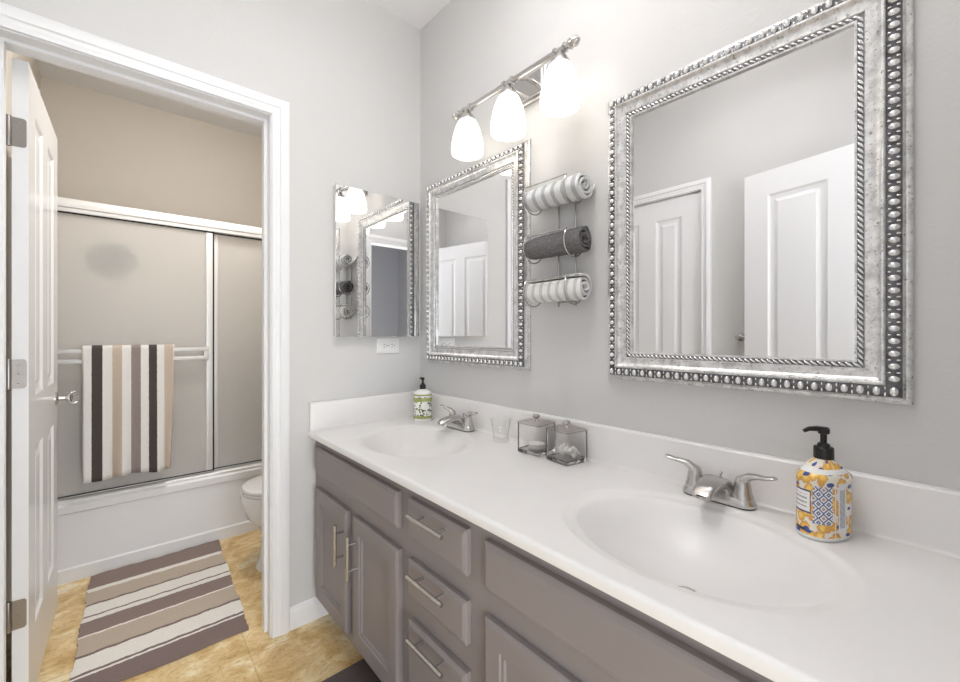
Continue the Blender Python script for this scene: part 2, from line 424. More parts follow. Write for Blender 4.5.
# local x runs along the door away from the hinge, local y towards -X (thickness)
add_local(d1, 'door_panel', door_mesh(DW, 2.008), M['door'])
for zc in (.316, 1.049, 1.785):
    b = B(); L = []
    # leaf with rounded free corners on the hinge edge (local plane x = 0)
    pts = [(-.0, zc-.044), (-.0, zc+.044)]
    y0, y1, r = -.0, .029, .008
    out = [(.036, zc-.044), (.036, zc+.044)]
    ring = [(.0352, zc-.044), (.0352, zc+.044)] + [(.008+r*cos(t)-r, zc+.044-r+r*sin(t)) if False else (.012-r*sin(t-pi/2), zc+.044-r+r*cos(t-pi/2)) for t in [pi/2+k*pi/8 for k in range(5)]] + [(.012-r*cos(t), zc-.044+r-r*sin(t)) for t in [k*pi/8 for k in range(5)]]
    loft(b, [[(-.0022, y, z) for y, z in ring], [-0.0000 and 0 or (-.0001, y, z) for y, z in ring]])
    hg = add_local(d1, 'hinge', b, M['bronze'])
    lab(hg, 'nickel butt hinge leaf on the door edge')
    b = B(); lathe(b, [(.006, zc-.046), (.0065, zc-.044), (.0065, zc+.044), (.006, zc+.046)], -.004, .041, 12)
    add_local(hg, 'knuckle', b, M['bronze'], True)
    b = B()
    for dz in (-.028, 0, .028):
        ball(b, (-.0024, .020, zc+dz), (.0008, .0032, .0032), 8, 5)
    add_local(hg, 'screw', b, M['bronze'], True)
def glass_knob(parent, x, z, t, s):
    """s=+1: on local +y face at y=t; s=-1: on the y=0 face"""
    y0 = t if s > 0 else 0
    b = B(); lathe(b, [(.027, y0), (.027, y0+s*.004), (.020, y0+s*.008), (.011, y0+s*.011), (.009, y0+s*.030), (.014, y0+s*.034), (.014, y0+s*.038)], x, 0, 24, 'y', z)
    k = add_local(parent, 'knob', b, M['nickel'], True)
    b = B(); lathe(b, [(.012, y0+s*.0385), (.020, y0+s*.042), (.027, y0+s*.052), (.027, y0+s*.058), (.020, y0+s*.067), (.008, y0+s*.069)], x, 0, 8, 'y', z)
    lab(add_local(k, 'knob_ball', b, M['glass'], False), 'faceted clear glass knob ball')
glass_knob(d1, DW-.062, .90, .035, -1); glass_knob(d1, DW-.062, .90, .035, 1)
b = B(); box(b, DW-.0005, DW+.0015, .006, .029, .84, .96); lab(add_local(d1, 'latch_plate', b, M['nickel']), 'nickel latch plate')

# closed door opposite the mirrors
d2 = thing('door_2', 'white panelled door closed in the wall opposite the mirrors', 'door', (XL-.012, CY0+.003, .010), radians(90), kind='structure')
add_local(d2, 'door_panel', door_mesh(CY1-CY0-.006, 2.031), M['door'])
glass_knob(d2, CY1-CY0-.06, .92, .035, -1)
# entry door standing open beside the camera
a0, a1 = Vector((-1.262, -1.845)), Vector((-1.447, -1.006))
ang = math.atan2(a1.y-a0.y, a1.x-a0.x)
d3 = thing('door_3', 'white panelled entry door swung open along the left wall', 'door', (a0.x, a0.y, .010), ang, kind='structure')
add_local(d3, 'door_panel', door_mesh((a1-a0).length, 2.02), M['door'])
glass_knob(d3, (a1-a0).length-.07, .92, .035, 1)

# ------------------------------------------------------------------ bathtub and its sliding doors
TY = 1.025
tub = thing('bathtub', 'white bathtub with a plain apron below the sliding shower doors', 'bathtub', (-.735, 1.4, 0))
b = B()
x0, x1 = -1.469, -.001
RZ = .372
ap = [(TY-.006, 0), (TY-.006, .062), (TY+.004, .068), (TY+.004, RZ-.05), (TY-.004, RZ-.042), (TY-.004, RZ-.008), (TY+.004, RZ), (TY+.085, RZ)]
loft(b, [[(x, y, z) for y, z in ap] for x in (x0, x1)], closed=False, cap0=False, cap1=False)
cxy = (-.735, TY+.4)
outer = [(x0, TY+.085), (x1, TY+.085), (x1, 1.779), (x0, 1.779)]
# rim and basin as rings with 40 points
def rr(hx, hy, z, p, n=40): return ell(cxy[0], TY+.085+(1.779-TY-.085)/2, hx, hy, z, n, p)
loft(b, [rr(.734, .3345, RZ, 200), rr(.66, .285, RZ, 5), rr(.645, .272, RZ-.015, 5), rr(.60, .235, .12, 4), rr(.54, .19, .085, 4)], True, False, True)
obj('tub_body', b, M['tub'], tub)
b = B(); lathe(b, [(.028, .0852), (.026, .088), (.010, .088)], -1.20, TY+.42, 20); lab(obj('drain', b, M['chrome'], tub), 'chrome tub drain')

sd = thing('shower_door_frame', 'satin aluminium header, sill track and jamb of the tub enclosure', 'shower door frame', (-.735, TY+.04, RZ))
HZ0, HZ1 = 1.768, 1.832
b = B()
loft(b, [[(x, y, z) for y, z in ((TY+.012, HZ0), (TY+.012, HZ0+.018), (TY+.008, HZ0+.022), (TY+.008, HZ1-.012), (TY+.016, HZ1), (TY+.068, HZ1), (TY+.075, HZ1-.01), (TY+.075, HZ0))] for x in (x0, x1)])
obj('header_rail', b, M['satin'], sd)
b = B()
loft(b, [[(x, y, z) for y, z in ((TY+.010, RZ), (TY+.010, RZ+.012), (TY+.016, RZ+.018), (TY+.022, RZ+.020), (TY+.070, RZ+.020), (TY+.076, RZ+.012), (TY+.076, RZ))] for x in (x0, x1)])
obj('sill_track', b, M['satin'], sd)
for nm, xa in (('left', x0), ('right', x1-.022)):
    b = B(); box(b, xa, xa+.022, TY+.014, TY+.070, RZ+.020, HZ0, .002); obj('wall_jamb', b, M['satin'], sd)

def slider(label, xa, xb, y, st=.024):
    z0, z1 = RZ+.024, HZ0+.012
    s = thing('sliding_shower_door', label, 'shower door', ((xa+xb)/2, y, z0), group='sliding shower doors')
    b = B(); box(b, xa+.01, xb-.01, y-.003, y+.003, z0+.008, z1-.008); lab(obj('obscure_glass', b, M['frost'], s, smooth=False), 'frosted glass pane')
    b = B()
    for (p, q, c, d) in ((xa, xa+st, z0, z1), (xb-st, xb, z0, z1), (xa+st, xb-st, z0, z0+.012), (xa+st, xb-st, z1-.018, z1)):
        box(b, p, q, y-.010, y-.0035, c, d, .0015); box(b, p, q, y+.0035, y+.010, c, d, .0015)
    obj('panel_frame', b, M['satin'], s)
    b = B(); g = .007
    box(b, xb-.0005, xb+g, y-.0105, y+.009, z0+.004, HZ0-.001)
    box(b, xa+.002, xb, y-.0118, y-.0102, z0+.006, z0+.012); box(b, xa+.002, xb, y-.0118, y-.0102, HZ0-.008, HZ0-.001)
    lab(obj('gasket', b, M['gasket'], s, smooth=False), 'black rubber gasket')
    return s
s1 = slider('near frosted sliding door with the striped towel on its bar', -1.440, -.722, TY+.030, .032)
s2 = slider('far frosted sliding door showing only right of the towel door', -.716, -.030, TY+.054)
BY = TY-.022
b = B()
for z in (1.051, 1.098):
    box(b, -1.405, -.752, BY-.005, BY+.005, z-.011, z+.011, .004)
tb = obj('towel_bar', b, M['satin'], s1); lab(tb, 'double chrome towel bar')
b = B()
for x in (-1.40, -.758):
    box(b, x-.012, x+.012, BY+.0052, TY+.0195, 1.036, 1.113, .003)
obj('bracket', b, M['satin'], tb)

# shower head behind the glass
sh = thing('shower_head', 'grey round shower head blurred behind the frosted glass', 'shower head', (-1.469, 1.42, 1.93))
b = B(); tube(b, [(-1.468, 1.42, 1.90), (-1.40, 1.42, 1.90), (-1.30, 1.38, 1.87), (-1.20, 1.32, 1.76)], .010, 12); obj('shower_arm', b, M['chrome'], sh)
b = B(); lathe(b, [(.028, -1.469), (.026, -1.464), (.011, -1.458)], 0, 1.42, 20, 'x', 1.90); obj('flange', b, M['chrome'], sh)
b = B()
lathe(b, [(.012, .09), (.016, .06), (.030, .045), (.100, .018), (.105, .008), (.102, 0), (.02, -.002)], 0, 0, 28)
mt = Matrix.Translation((-1.150, 1.19, 1.570)) @ Vector((.15, -.80, -.55)).normalized().to_track_quat('-Z', 'Y').to_matrix().to_4x4()
b.transform(mt); obj('spray_head', b, mat('grey_spray_head', (.10, .105, .11), .35, .3), sh)
b = B(); tube(b, [(-1.20, 1.32, 1.76), (-1.185, 1.285, 1.70), tuple(mt @ Vector((0, 0, .085)))], .011, 12); obj('neck', b, M['chrome'], sh)

# ------------------------------------------------------------------ hand towel on the bar
CW, CD, CT, CG = srgb(235, 233, 230), srgb(82, 76, 74), srgb(202, 186, 170), srgb(150, 138, 134)
hs = [(0, CW), (.092, CD), (.20, CW), (.302, CT), (.405, CW), (.502, CG), (.607, CW), (.696, CD), (.792, CW), (.878, CT), (.982, CW)]
M['hand_towel'] = ramp_mat('striped_hand_towel', hs, 0, 1, .6, 420, wob=.006)
b = B()
TX0, TX1 = -1.262, -.905
path = []
zt = 1.098+.0105
for k in range(8): path.append((BY+.0125, .78+(zt-.78)*k/8))
for k in range(9):
    t = pi*k/8; path.append((BY+.0125*cos(t), zt+.0125*sin(t)))
for k in range(1, 25): path.append((BY-.0125, zt-(zt-.475)*k/24))
NX = 44; grid = []
for i, (y, z) in enumerate(path):
    row = []
    for k in range(NX+1):
        u = k/NX
        dn = max(0, (zt-z)/(zt-.475)) if y < BY else max(0, (zt-z)/.6)*.4
        cx_ = (TX0+TX1)/2
        x = cx_+(u-.5)*(TX1-TX0)*(1-.07*dn)-.006*dn*dn+ .004*sin(7*z+u*3)*dn
        yy = y + (-1 if y < BY else .3)*dn*.010*(sin(u*17+.6)+.6*sin(u*29+2)+1.2) * (1 if y < BY else .2)
        zz = z - (.012*sin(u*pi)*dn*0 + .006*sin(u*9)*dn)
        row.append((x, yy, zz))
    grid.append(row)
vl = [[b.verts.new(p) for p in r] for r in grid]
for r0, r1 in zip(vl[:-1], vl[1:]):
    for k in range(NX): b.faces.new((r0[k], r0[k+1], r1[k+1], r1[k]))
ht = obj('hand_towel', b, M['hand_towel'], None, (-1.083, BY, .462), angle=80)
sm = ht.modifiers.new('thick', 'SOLIDIFY'); sm.thickness = .008; sm.offset = .6
tag(ht, 'striped hand towel in charcoal, tan and white hanging on the shower door bar', 'towel')

# ------------------------------------------------------------------ toilet
TYC = .565
to = thing('toilet', 'white toilet half hidden behind the door casing beside the bathtub', 'toilet', (-.4, TYC, 0))
b = B()
secs = [(0, -.395, .225, .118), (.012, -.395, .222, .116), (.05, -.395, .208, .104), (.15, -.40, .190, .092), (.215, -.41, .198, .110), (.26, -.425, .232, .156), (.31, -.435, .240, .166), (.36, -.44, .246, .180), (.385, -.44, .245, .181)]
loft(b, [ell(xc, TYC, ax, ay, z, 36, 2.25) for z, xc, ax, ay in secs]); obj('bowl', b, M['porcelain'], to, angle=50)
b = B(); loft(b, [ell(-.435, TYC, .238, .176, .3855, 36, 2.2), ell(-.435, TYC, .246, .184, .389, 36, 2.2), ell(-.435, TYC, .246, .184, .399, 36, 2.2), ell(-.435, TYC, .24, .178, .402, 36, 2.2)]); obj('seat', b, M['porcelain'], to, angle=50)
b = B(); loft(b, [ell(-.435, TYC, .236, .174, .4025, 36, 2.2), ell(-.435, TYC, .246, .184, .406, 36, 2.2), ell(-.435, TYC, .244, .182, .416, 36, 2.2), ell(-.435, TYC, .22, .16, .423, 36, 2.2), ell(-.435, TYC, .1, .07, .426, 36, 2.2)]); obj('lid', b, M['porcelain'], to, angle=50)
b = B(); box(b, -.20, -.016, TYC-.22, TYC+.22, .386, .73, .02); tk = obj('tank', b, M['porcelain'], to)
b = B(); box(b, -.208, -.012, TYC-.228, TYC+.228, .731, .765, .012); obj('tank_lid', b, M['porcelain'], to)
b = B(); tube(b, [(-.201, TYC-.15, .67), (-.215, TYC-.15, .67), (-.22, TYC-.10, .664)], .007, 10); lab(obj('flush_lever', b, M['chrome'], tk), 'chrome flush lever')

to.location.x += .010

# ------------------------------------------------------------------ rugs
TP, WH, TN, GR = srgb(150, 134, 128), srgb(244, 240, 233), srgb(198, 184, 168), srgb(138, 122, 118)
ys = [(.0, GR), (.112, WH), (.124, GR), (.137, WH), (.245, GR), (.258, TN), (.388, WH), (.402, TP), (.513, WH), (.548, GR), (.560, WH), (.655, GR), (.668, TN), (.795, WH), (.832, TP)]
M['rug'] = ramp_mat('striped_rug_weave', ys, 1, 1, .9, 260, wob=.010)
b = B()
cor = [(-1.262, .112), (-.742, .100), (-.702, 1.010), (-1.232, .998)]   # near-left, near-right, far-right, far-left
NXr, NYr = 60, 90
def rugp(u, v):
    p = Vector(cor[0])*(1-u)*(1-v)+Vector(cor[1])*u*(1-v)+Vector(cor[2])*u*v+Vector(cor[3])*(1-u)*v
    e = (.0018*sin(v*121+.5)+.0015*sin(v*53)+.003*sin(v*17+u*4))*(1 if u in (0, 1) else 0)
    return (p.x+(e if u == 1 else -e), p.y+.004*sin(u*9), .011+.0016*sin(v*pi*90)*0+.0012*sin(u*40+v*7)*sin(v*30))
vl = [[b.verts.new(rugp(i/NXr, j/NYr)) for i in range(NXr+1)] for j in range(NYr+1)]
for j in range(NYr):
    for i in range(NXr): b.faces.new((vl[j][i], vl[j][i+1], vl[j+1][i+1], vl[j+1][i]))
bd = [vl[0][i] for i in range(NXr+1)]+[vl[j][NXr] for j in range(1, NYr+1)]+[vl[NYr][i] for i in range(NXr-1, -1, -1)]+[vl[j][0] for j in range(NYr-1, 0, -1)]
lo = [b.verts.new((v_.co.x, v_.co.y, .001)) for v_ in bd]
for i in range(len(bd)):
    j = (i+1) % len(bd); b.faces.new((bd[i], lo[i], lo[j], bd[j]))
tag(obj('striped_rug', b, M['rug'], None, (-.98, .55, 0), angle=60), 'striped taupe, tan and cream cotton rug in front of the bathtub', 'rug')
b = B()
box(b, -1.02, -.462, -.98, -.352, .001, .016, .006)
tag(obj('bath_mat', b, M['mat_grey'], None, (-.74, -.66, 0)), 'plain dark taupe bath mat on the floor before the vanity', 'bath mat')

# ------------------------------------------------------------------ vanity cabinet
VX = -.516; VF = -.536; VY0, VY1 = YF, 0.0; VZ0, VZ1 = .0895, .757
van = thing('vanity_cabinet', 'taupe vanity cabinet with doors and drawers under the white double sink top', 'cabinet', (-.27, (VY0+VY1)/2, 0))
openings = [(-.735, -.075), (-1.038, -.768), (-1.742, -1.082)]
b = B()
# face frame: stiles and rails round the openings, ends, floor, toe kick
def fbox(ya, yb, za, zb): box(b, VX, VX+.018, ya, yb, za, zb)
for ya, yb in ((-.066, -.001), (-.772, -.676), (-1.090, -.988), (VY0+.001, -1.722)): fbox(ya, yb, VZ0, VZ1)
for ya, yb in ((-.676, -.066), (-.988, -.772), (-1.722, -1.090)):
    fbox(ya, yb, .704, VZ1); fbox(ya, yb, VZ0, .152); fbox(ya, yb, .536, .636)
fbox(-.988, -.772, .368, .475)
for ya, yb in ((-.418, -.326), (-1.458, -1.366)): fbox(ya, yb, .152, .536)
box(b, VX+.018, -.001, -.019, -.001, VZ0, VZ1); box(b, VX+.018, -.001, VY0+.001, VY0+.019, VZ0, VZ1)
box(b, VX+.018, -.001, VY0+.019, -.019, VZ0, VZ0+.016)
box(b, VX+.07, VX+.085, VY0+.001, -.001, .0, VZ0)
carc = obj('carcass', b, M['cab'], van, smooth=False)
fnF = lambda u, v, n: (n, u, v)
def slab(name, ya, yb, za, zb, style):
    b = B()
    if style == 'drawer': rg = [(0, VX-.0005), (0, VF+.006), (.003, VF+.0035), (.011, VF), (.013, VF)]
    else: rg = [(0, VX-.0005), (0, VF+.006), (.003, VF+.0035), (.009, VF), (.050, VF), (.053, VF+.0045), (.060, VF+.0045), (.063, VF+.010), (.066, VF+.010)]
    rects(b, ya, yb, za, zb, rg, fnF)
    return obj(name, b, M['cab'], van, smooth=False)
def pull(parent, y, z, L, vertical):
    b = B(); xb = VF-.030; r = .0058
    if vertical:
        tube(b, [(xb, y, z-L/2), (xb, y, z+L/2)], r, 12)
        for s in (-1, 1): tube(b, [(VF, y, z+s*L*.30), (xb, y, z+s*L*.30)], .0045, 10)
    else:
        tube(b, [(xb, y-L/2, z), (xb, y+L/2, z)], r, 12)
        for s in (-1, 1): tube(b, [(VF, y+s*L*.30, z), (xb, y+s*L*.30, z)], .0045, 10)
    lab(obj('handle', b, M['nickel'], parent), 'brushed nickel bar pull')
lab(slab('false_front', -.695, -.045, .619, .725, 'drawer'), 'flat taupe panel below the far sink')
dl = slab('cabinet_door', -.346, -.046, .126, .558, 'door'); pull(dl, -.325, .439, .145, True)
dr = slab('cabinet_door', -.698, -.398, .126, .558, 'door'); pull(dr, -.4300, .437, .145, True)
for za, zb, hz in ((.617, .726, .700), (.455, .558, .540), (.126, .390, .372)):
    d = slab('drawer', -1.008, -.753, za, zb, 'drawer'); pull(d, -.880, hz, .155, False)
lab(slab('false_front', -1.742, -1.070, .616, .726, 'drawer'), 'flat taupe panel below the near sink')
dl = slab('cabinet_door', -1.386, -1.071, .126, .557, 'door'); pull(dl, -1.358, .437, .145, True)
dr = slab('cabinet_door', -1.742, -1.437, .126, .557, 'door'); pull(dr, -1.465, .437, .145, True)

# ------------------------------------------------------------------ vanity top with two integral bowls
CT_Z = .785; CFX = -.548
SINKS = [(-.292, -.405), (-.292, -1.405)]
vt = thing('countertop', 'white cultured marble vanity top with two integral oval sinks', 'countertop', (-.27, -.93, .759))
def depth(x, y):
    d = 0
    for sx, sy in SINKS:
        ry = .262; rx = .200
        r = sqrt(((x-sx)/rx)**2+((y-sy)/ry)**2)
        if r < 1.02:
            t = min(1, max(0, (1.02-r)/.07)); st_ = t*t*(3-2*t); d = max(d, .006*st_)
            if r < .97:
                t = min(1, (.97-r)/.10); d = max(d, .006+.004*t)
            if r < .88:
                q = r/.88
                d = .010+.112*(1-q**2.1)**1.05
    return d
b = B()
nx, ny = 96, 330
xs = [CFX+.006+(-.021-CFX-.006)*i/nx for i in range(nx+1)]
ysl = [VY0+.001+(-.001-.0005-VY0-.001)*j/ny for j in range(ny+1)]
rows_ = []
for y in ysl:
    row = [b.verts.new((CFX+.006, y, .759)), b.verts.new((CFX+.001, y, .761)), b.verts.new((CFX, y, .766)), b.verts.new((CFX, y, CT_Z-.007)), b.verts.new((CFX+.002, y, CT_Z-.002))]
    row += [b.verts.new((x, y, CT_Z-depth(x, y))) for x in xs]
    row += [b.verts.new((-.001, y, CT_Z)), b.verts.new((-.001, y, .759))]
    rows_.append(row)
for r0, r1 in zip(rows_[:-1], rows_[1:]):
    for i in range(len(r0)-1): b.faces.new((r0[i], r0[i+1], r1[i+1], r1[i]))
# underside strips fore and aft of the bowls
for xa, xb in ((CFX+.006, CFX+.045), (-.05, -.001)):
    v_ = [b.verts.new(p) for p in ((xa, ysl[0], .759), (xb, ysl[0], .759), (xb, ysl[-1], .759), (xa, ysl[-1], .759))]; b.faces.new(v_)
obj('slab', b, M['marble'], vt, angle=50)
b = B(); loft(b, [[(x, y, z) for x, z in ((-.001, CT_Z+.0005), (-.028, CT_Z+.0005), (-.022, CT_Z+.005), (-.020, CT_Z+.012), (-.020, .895), (-.017, .899), (-.001, .900))] for y in (VY0+.001, -.021)])
obj('backsplash', b, M['marble'], vt)
b = B(); loft(b, [[(x, y, z) for y, z in ((-.001, CT_Z+.0005), (-.027, CT_Z+.0005), (-.022, CT_Z+.005), (-.020, CT_Z+.012), (-.020, .895), (-.017, .899), (-.001, .900))] for x in (CFX+.004, -.001)])
lab(obj('side_splash', b, M['marble'], vt), 'white side splash on the doorway wall')
for sx, sy in SINKS:
    b = B(); z = CT_Z-.1225
    lathe(b, [(.024, z), (.024, z+.004), (.019, z+.0055), (.018, z+.003), (.016, z+.003), (.014, z+.009), (.004, z+.011)], sx, sy, 24); lab(obj('drain', b, M['nickel'], vt), 'brushed nickel drain stopper')

# ------------------------------------------------------------------ faucets
def faucet(loc, label):
    f = thing('faucet', label, 'faucet', loc, 0, 'faucets on the two sinks')
    W = lambda p: (p[0]+loc[0], p[1]+loc[1], p[2]+loc[2])
    def stad(hx, hy, z, n=12):
        L = []
        for k in range(n+1):
            t = pi*k/n; L.append(W((hx*cos(t), hy-hx+hx*sin(t), z)))
        for k in range(n+1):
            t = pi+pi*k/n; L.append(W((hx*cos(t), -(hy-hx)+hx*sin(t), z)))
        return L
    b = B(); loft(b, [stad(.0255, .079, 0), stad(.0255, .079, .003)]); lab(obj('base_gasket', b, M['gasket'], f), 'dark base gasket')
    b = B(); loft(b, [stad(.0265, .080, .0032), stad(.0265, .080, .008), stad(.0245, .077, .016), stad(.021, .073, .021), stad(.016, .068, .0225)]); obj('base', b, M['nickel'], f)
    for s in (-1, 1):
        b = B()
        lathe(b, [(.0225, loc[2]+.018), (.022, loc[2]+.026), (.0195, loc[2]+.030), (.0175, loc[2]+.045), (.015, loc[2]+.058), (.012, loc[2]+.066), (.006, loc[2]+.070)], loc[0], loc[1]+s*.052, 24)
        h = obj('handle', b, M['nickel'], f)
        b = B(); pth = [(0, s*.050, .050), (-.002, s*.057, .064), (-.004, s*.068, .0725), (-.007, s*.083, .0760), (-.010, s*.100, .0780), (-.013, s*.115, .0820), (-.014, s*.121, .0830)]
        tube(b, [W(p) for p in pth], 0, 14, flat=[(.0135, .013), (.0135, .011), (.0115, .0085), (.0095, .0065), (.010, .0050), (.012, .0045), (.007, .0025)])
        obj('lever', b, M['nickel'], h)
    b = B(); pth = [(.010, 0, .012), (.004, 0, .034), (-.014, 0, .046), (-.042, 0, .049), (-.072, 0, .046), (-.092, 0, .040), (-.101, 0, .031)]
    tube(b, [W(p) for p in pth], 0, 28, flat=[(.037, .022), (.034, .020), (.030, .014), (.026, .0105), (.0235, .009), (.0215, .009), (.020, .009)], pw=3.4)
    sp = obj('spout', b, M['nickel'], f)
    b = B(); tube(b, [W((-.1022, 0, .0335)), W((-.1032, 0, .028))], .0095, 16); obj('aerator', b, M['nickel'], sp)
    b = B(); tube(b, [W((.018, 0, .020)), W((.018, 0, .058))], .0022, 8); ball(b, W((.018, 0, .060)), (.005, .005, .004)); obj('pop_up_rod', b, M['nickel'], f)
    return f
fa = faucet((-.058, -1.383, CT_Z+.0003), 'brushed nickel two lever faucet on the near sink beside the lemon patterned soap bottle')
dup(fa, (-.054, -.386, CT_Z+.0003), 'brushed nickel two lever faucet on the far sink beside the green labelled soap bottle')

# ------------------------------------------------------------------ framed mirrors
def framed_mirror(yc, zc, label):
    t = thing('framed_mirror', label, 'mirror', (0, yc, zc), 0, 'silver framed mirrors over the vanity')
    hy, hz = .3255, .4245
    fn = lambda u, v, n: (-n, yc+u, zc+v)
    def fr(name, prof, m, angle=40):
        b = B(); rects(b, -hy, hy, -hz, hz, prof, fn, False, False); return obj(name, b, m, t, angle=angle)
    f1 = fr('frame', [(.0, .001), (.0, .007), (.003, .010), (.009, .011), (.012, .015), (.0135, .020)], M['silver'])
    f0 = f1
    ch = fr('bead_channel', [(.0135, .020), (.016, .0235), (.025, .0265), (.034, .026), (.0365, .0265)], M['bead_base'])
    lab(ch, 'dark antiqued channel under the beads')
    f2 = fr('inner_moulding', [(.0365, .0265), (.0365, .0315), (.039, .0335), (.042, .033), (.045, .0285), (.052, .0245), (.060, .0225), (.066, .022), (.068, .0195)], M['silver'])
    rp = fr('rope_channel', [(.068, .0195), (.0785, .0175)], M['bead_base'])
    fr('sight_edge', [(.0785, .0175), (.0785, .020), (.0825, .019), (.083, .0125)], M['silver'])
    # beads
    b = B(); c = .025; pitch = .0243
    for horiz in (True, False):
        L = (hy if horiz else hz)-c
        n = round(2*L/pitch)
        for s in (-1, 1):
            for k in range(n+(1 if horiz else 0)):
                if not horiz and k == 0: continue
                q = -L+2*L*k/n
                if horiz: p = fn(q, s*(hz-c), .0275); r = (.0065, .0070, .0092)
                else: p = fn(s*(hy-c), q, .0275); r = (.0065, .0092, .0070)
                ball(b, p, r, 10, 6)
                qm = q+L/n
                if qm < L:
                    for side in (-1, 1):
                        if horiz: p = fn(qm, s*(hz-c)+side*.0062, .0262); r = (.0035, .0022, .0042)
                        else: p = fn(s*(hy-c)+side*.0062, qm, .0262); r = (.0035, .0042, .0022)
                        ball(b, p, r, 6, 4)
    lab(obj('beading', b, M['bead'], ch, angle=180), 'row of polished silver beads')
    # rope twist
    b = B(); c = .0732; pitch = .0115
    for horiz in (True, False):
        L = (hy if horiz else hz)-c
        n = round(2*L/pitch)
        for s in (-1, 1):
            for k in range(n):
                q = -L+2*L*(k+.5)/n
                du, dv = .0062, .0040
                if horiz: a_, c_ = (q-du, s*(hz-c)-dv), (q+du, s*(hz-c)+dv)
                else: a_, c_ = (s*(hy-c)-dv, q-du), (s*(hy-c)+dv, q+du)
                tube(b, [fn(*a_, .0185), fn((a_[0]+c_[0])/2, (a_[1]+c_[1])/2, .0215), fn(*c_, .0185)], [.0012, .0026, .0012], 6)
    lab(obj('rope_twist', b, M['bead'], rp, angle=60), 'silver rope twist')
    b = B(); rects(b, -hy+.060, hy-.060, -hz+.060, hz-.060, [(0, .002), (0, .0120)], fn); lab(obj('mirror_glass', b, M['mirror'], t, smooth=False), 'mirror glass')
    return t
fm = framed_mirror(-1.381, 1.4715, 'silver beaded rectangular mirror above the near sink')
dup(fm, (0, -.408, 1.4725), 'silver beaded rectangular mirror above the far sink beside the towel rack')

# wall cabinet with mirror door, on the doorway wall
mc = thing('mirrored_cabinet', 'frameless mirrored medicine cabinet on the wall in the corner by the doorway', 'medicine cabinet', (-.238, 0, 1.494))
CX0, CX1, CZ0, CZ1 = -.446, -.030, 1.1695, 1.8195
b = B(); box(b, CX0+.004, CX1-.004, -.026, -.001, CZ0+.004, CZ1-.004); obj('cabinet_box', b, M['satin'], mc, smooth=False)
b = B(); rects(b, CX0, CX1, CZ0, CZ1, [(0, -.0265), (0, -.033), (.002, -.035), ], lambda u, v, n: (u, n, v)); lab(obj('mirror_door', b, M['mirror'], mc, smooth=False), 'frameless mirror door')

# ------------------------------------------------------------------ outlet
ou = thing('outlet', 'white horizontal duplex outlet below the mirrored cabinet', 'outlet', (-.180, 0, 1.128))
b = B(); rects(b, -.238, -.122, 1.0925, 1.1625, [(0, -.0005), (0, -.004), (.003, -.006)], lambda u, v, n: (u, n, v)); pl = obj('cover_plate', b, M['plate'], ou)
for cx_ in (-.2000, -.1600):
    b = B(); loft(b, [[(p[0], y, p[1]) for p in [(q[0], q[1]) for q in ell(cx_, 1.1275, .0165, .0145, 0, 24, 3)]] for y in (-.0062, -.0078)]); rc = obj('receptacle', b, M['plate'], ou)
    b = B()
    for dz in (-.006, .006): box(b, cx_-.007, cx_+.002, -.0086, -.0080, 1.1275+dz-.0013, 1.1275+dz+.0013)
    lathe(b, [(.0028, -.0080), (.0028, -.0086)], cx_+.009, 0, 10, 'y', 1.1275)
    lab(obj('slot', b, M['slot'], rc, smooth=False), 'dark outlet slots')
b = B(); lathe(b, [(.0032, -.0060), (.0028, -.0072)], -.180, 0, 10, 'y', 1.1275); obj('screw', b, M['nickel'], ou)

# ------------------------------------------------------------------ vanity light
vl_ = thing('vanity_light', 'brushed nickel three lamp vanity light glowing above the small mirror', 'wall light', (0, -.745, 2.06))
BX, BZ = -.130, 2.044
b = B(); rects(b, -.815, -.645, 2.022, 2.128, [(0, -.0005), (0, -.012), (.005, -.017), (.010, -.018), (.014, -.022), (.016, -.022)], lambda u, v, n: (n, u, v)); bp_ = obj('backplate', b, M['nickel'], vl_)
for y in (-.775, -.690):
    b = B(); tube(b, [(-.021, y, 2.075), (-.07, y, 2.072), (-.11, y, 2.056), (BX, y, BZ)], .007, 12); obj('arm', b, M['nickel'], vl_)
b = B(); tube(b, [(BX, -1.000, BZ), (BX, -.478, BZ)], .0095, 16)
for y in (-.526, -.747, -.968):
    for dy in (-.018, .018): lathe(b, [(.010, y+dy-.005), (.0145, y+dy-.003), (.0145, y+dy+.003), (.010, y+dy+.005)], BX, 0, 18, 'y', BZ)
obj('bar', b, M['nickel'], vl_)
for s, y in ((-1, -1.000), (1, -.478)):
    b = B(); lathe(b, [(.0095, y), (.015, y+s*.003), (.015, y+s*.009), (.009, y+s*.012), (.0155, y+s*.020), (.014, y+s*.027), (.008, y+s*.035), (.003, y+s*.039)], BX, 0, 20, 'y', BZ); obj('finial', b, M['nickel'], vl_)
M['shade'] = emis('lit_opal_glass', (1.0, .93, .82), SHADE_STRENGTH)
for y in (-.526, -.747, -.968):
    b = B(); lathe(b, [(.010, BZ-.008), (.013, BZ-.014), (.024, BZ-.026), (.031, BZ-.040), (.0325, BZ-.048), (.030, BZ-.048)], BX, y, 24); cp = obj('socket_cup', b, M['nickel'], vl_)
    b = B(); o_ = [(.028, 2.004), (.037, 1.990), (.046, 1.970), (.054, 1.943), (.060, 1.912), (.062, 1.887), (.0595, 1.871), (.0575, 1.869)]
    i_ = [(.0555, 1.872), (.0575, 1.887), (.0555, 1.912), (.0495, 1.943), (.0415, 1.970), (.0325, 1.990), (.024, 2.001)]
    lathe(b, o_+i_, BX, y, 32, cap0=False); lab(obj('lamp_shade', b, M['shade'], cp, angle=80), 'glowing white glass shade')

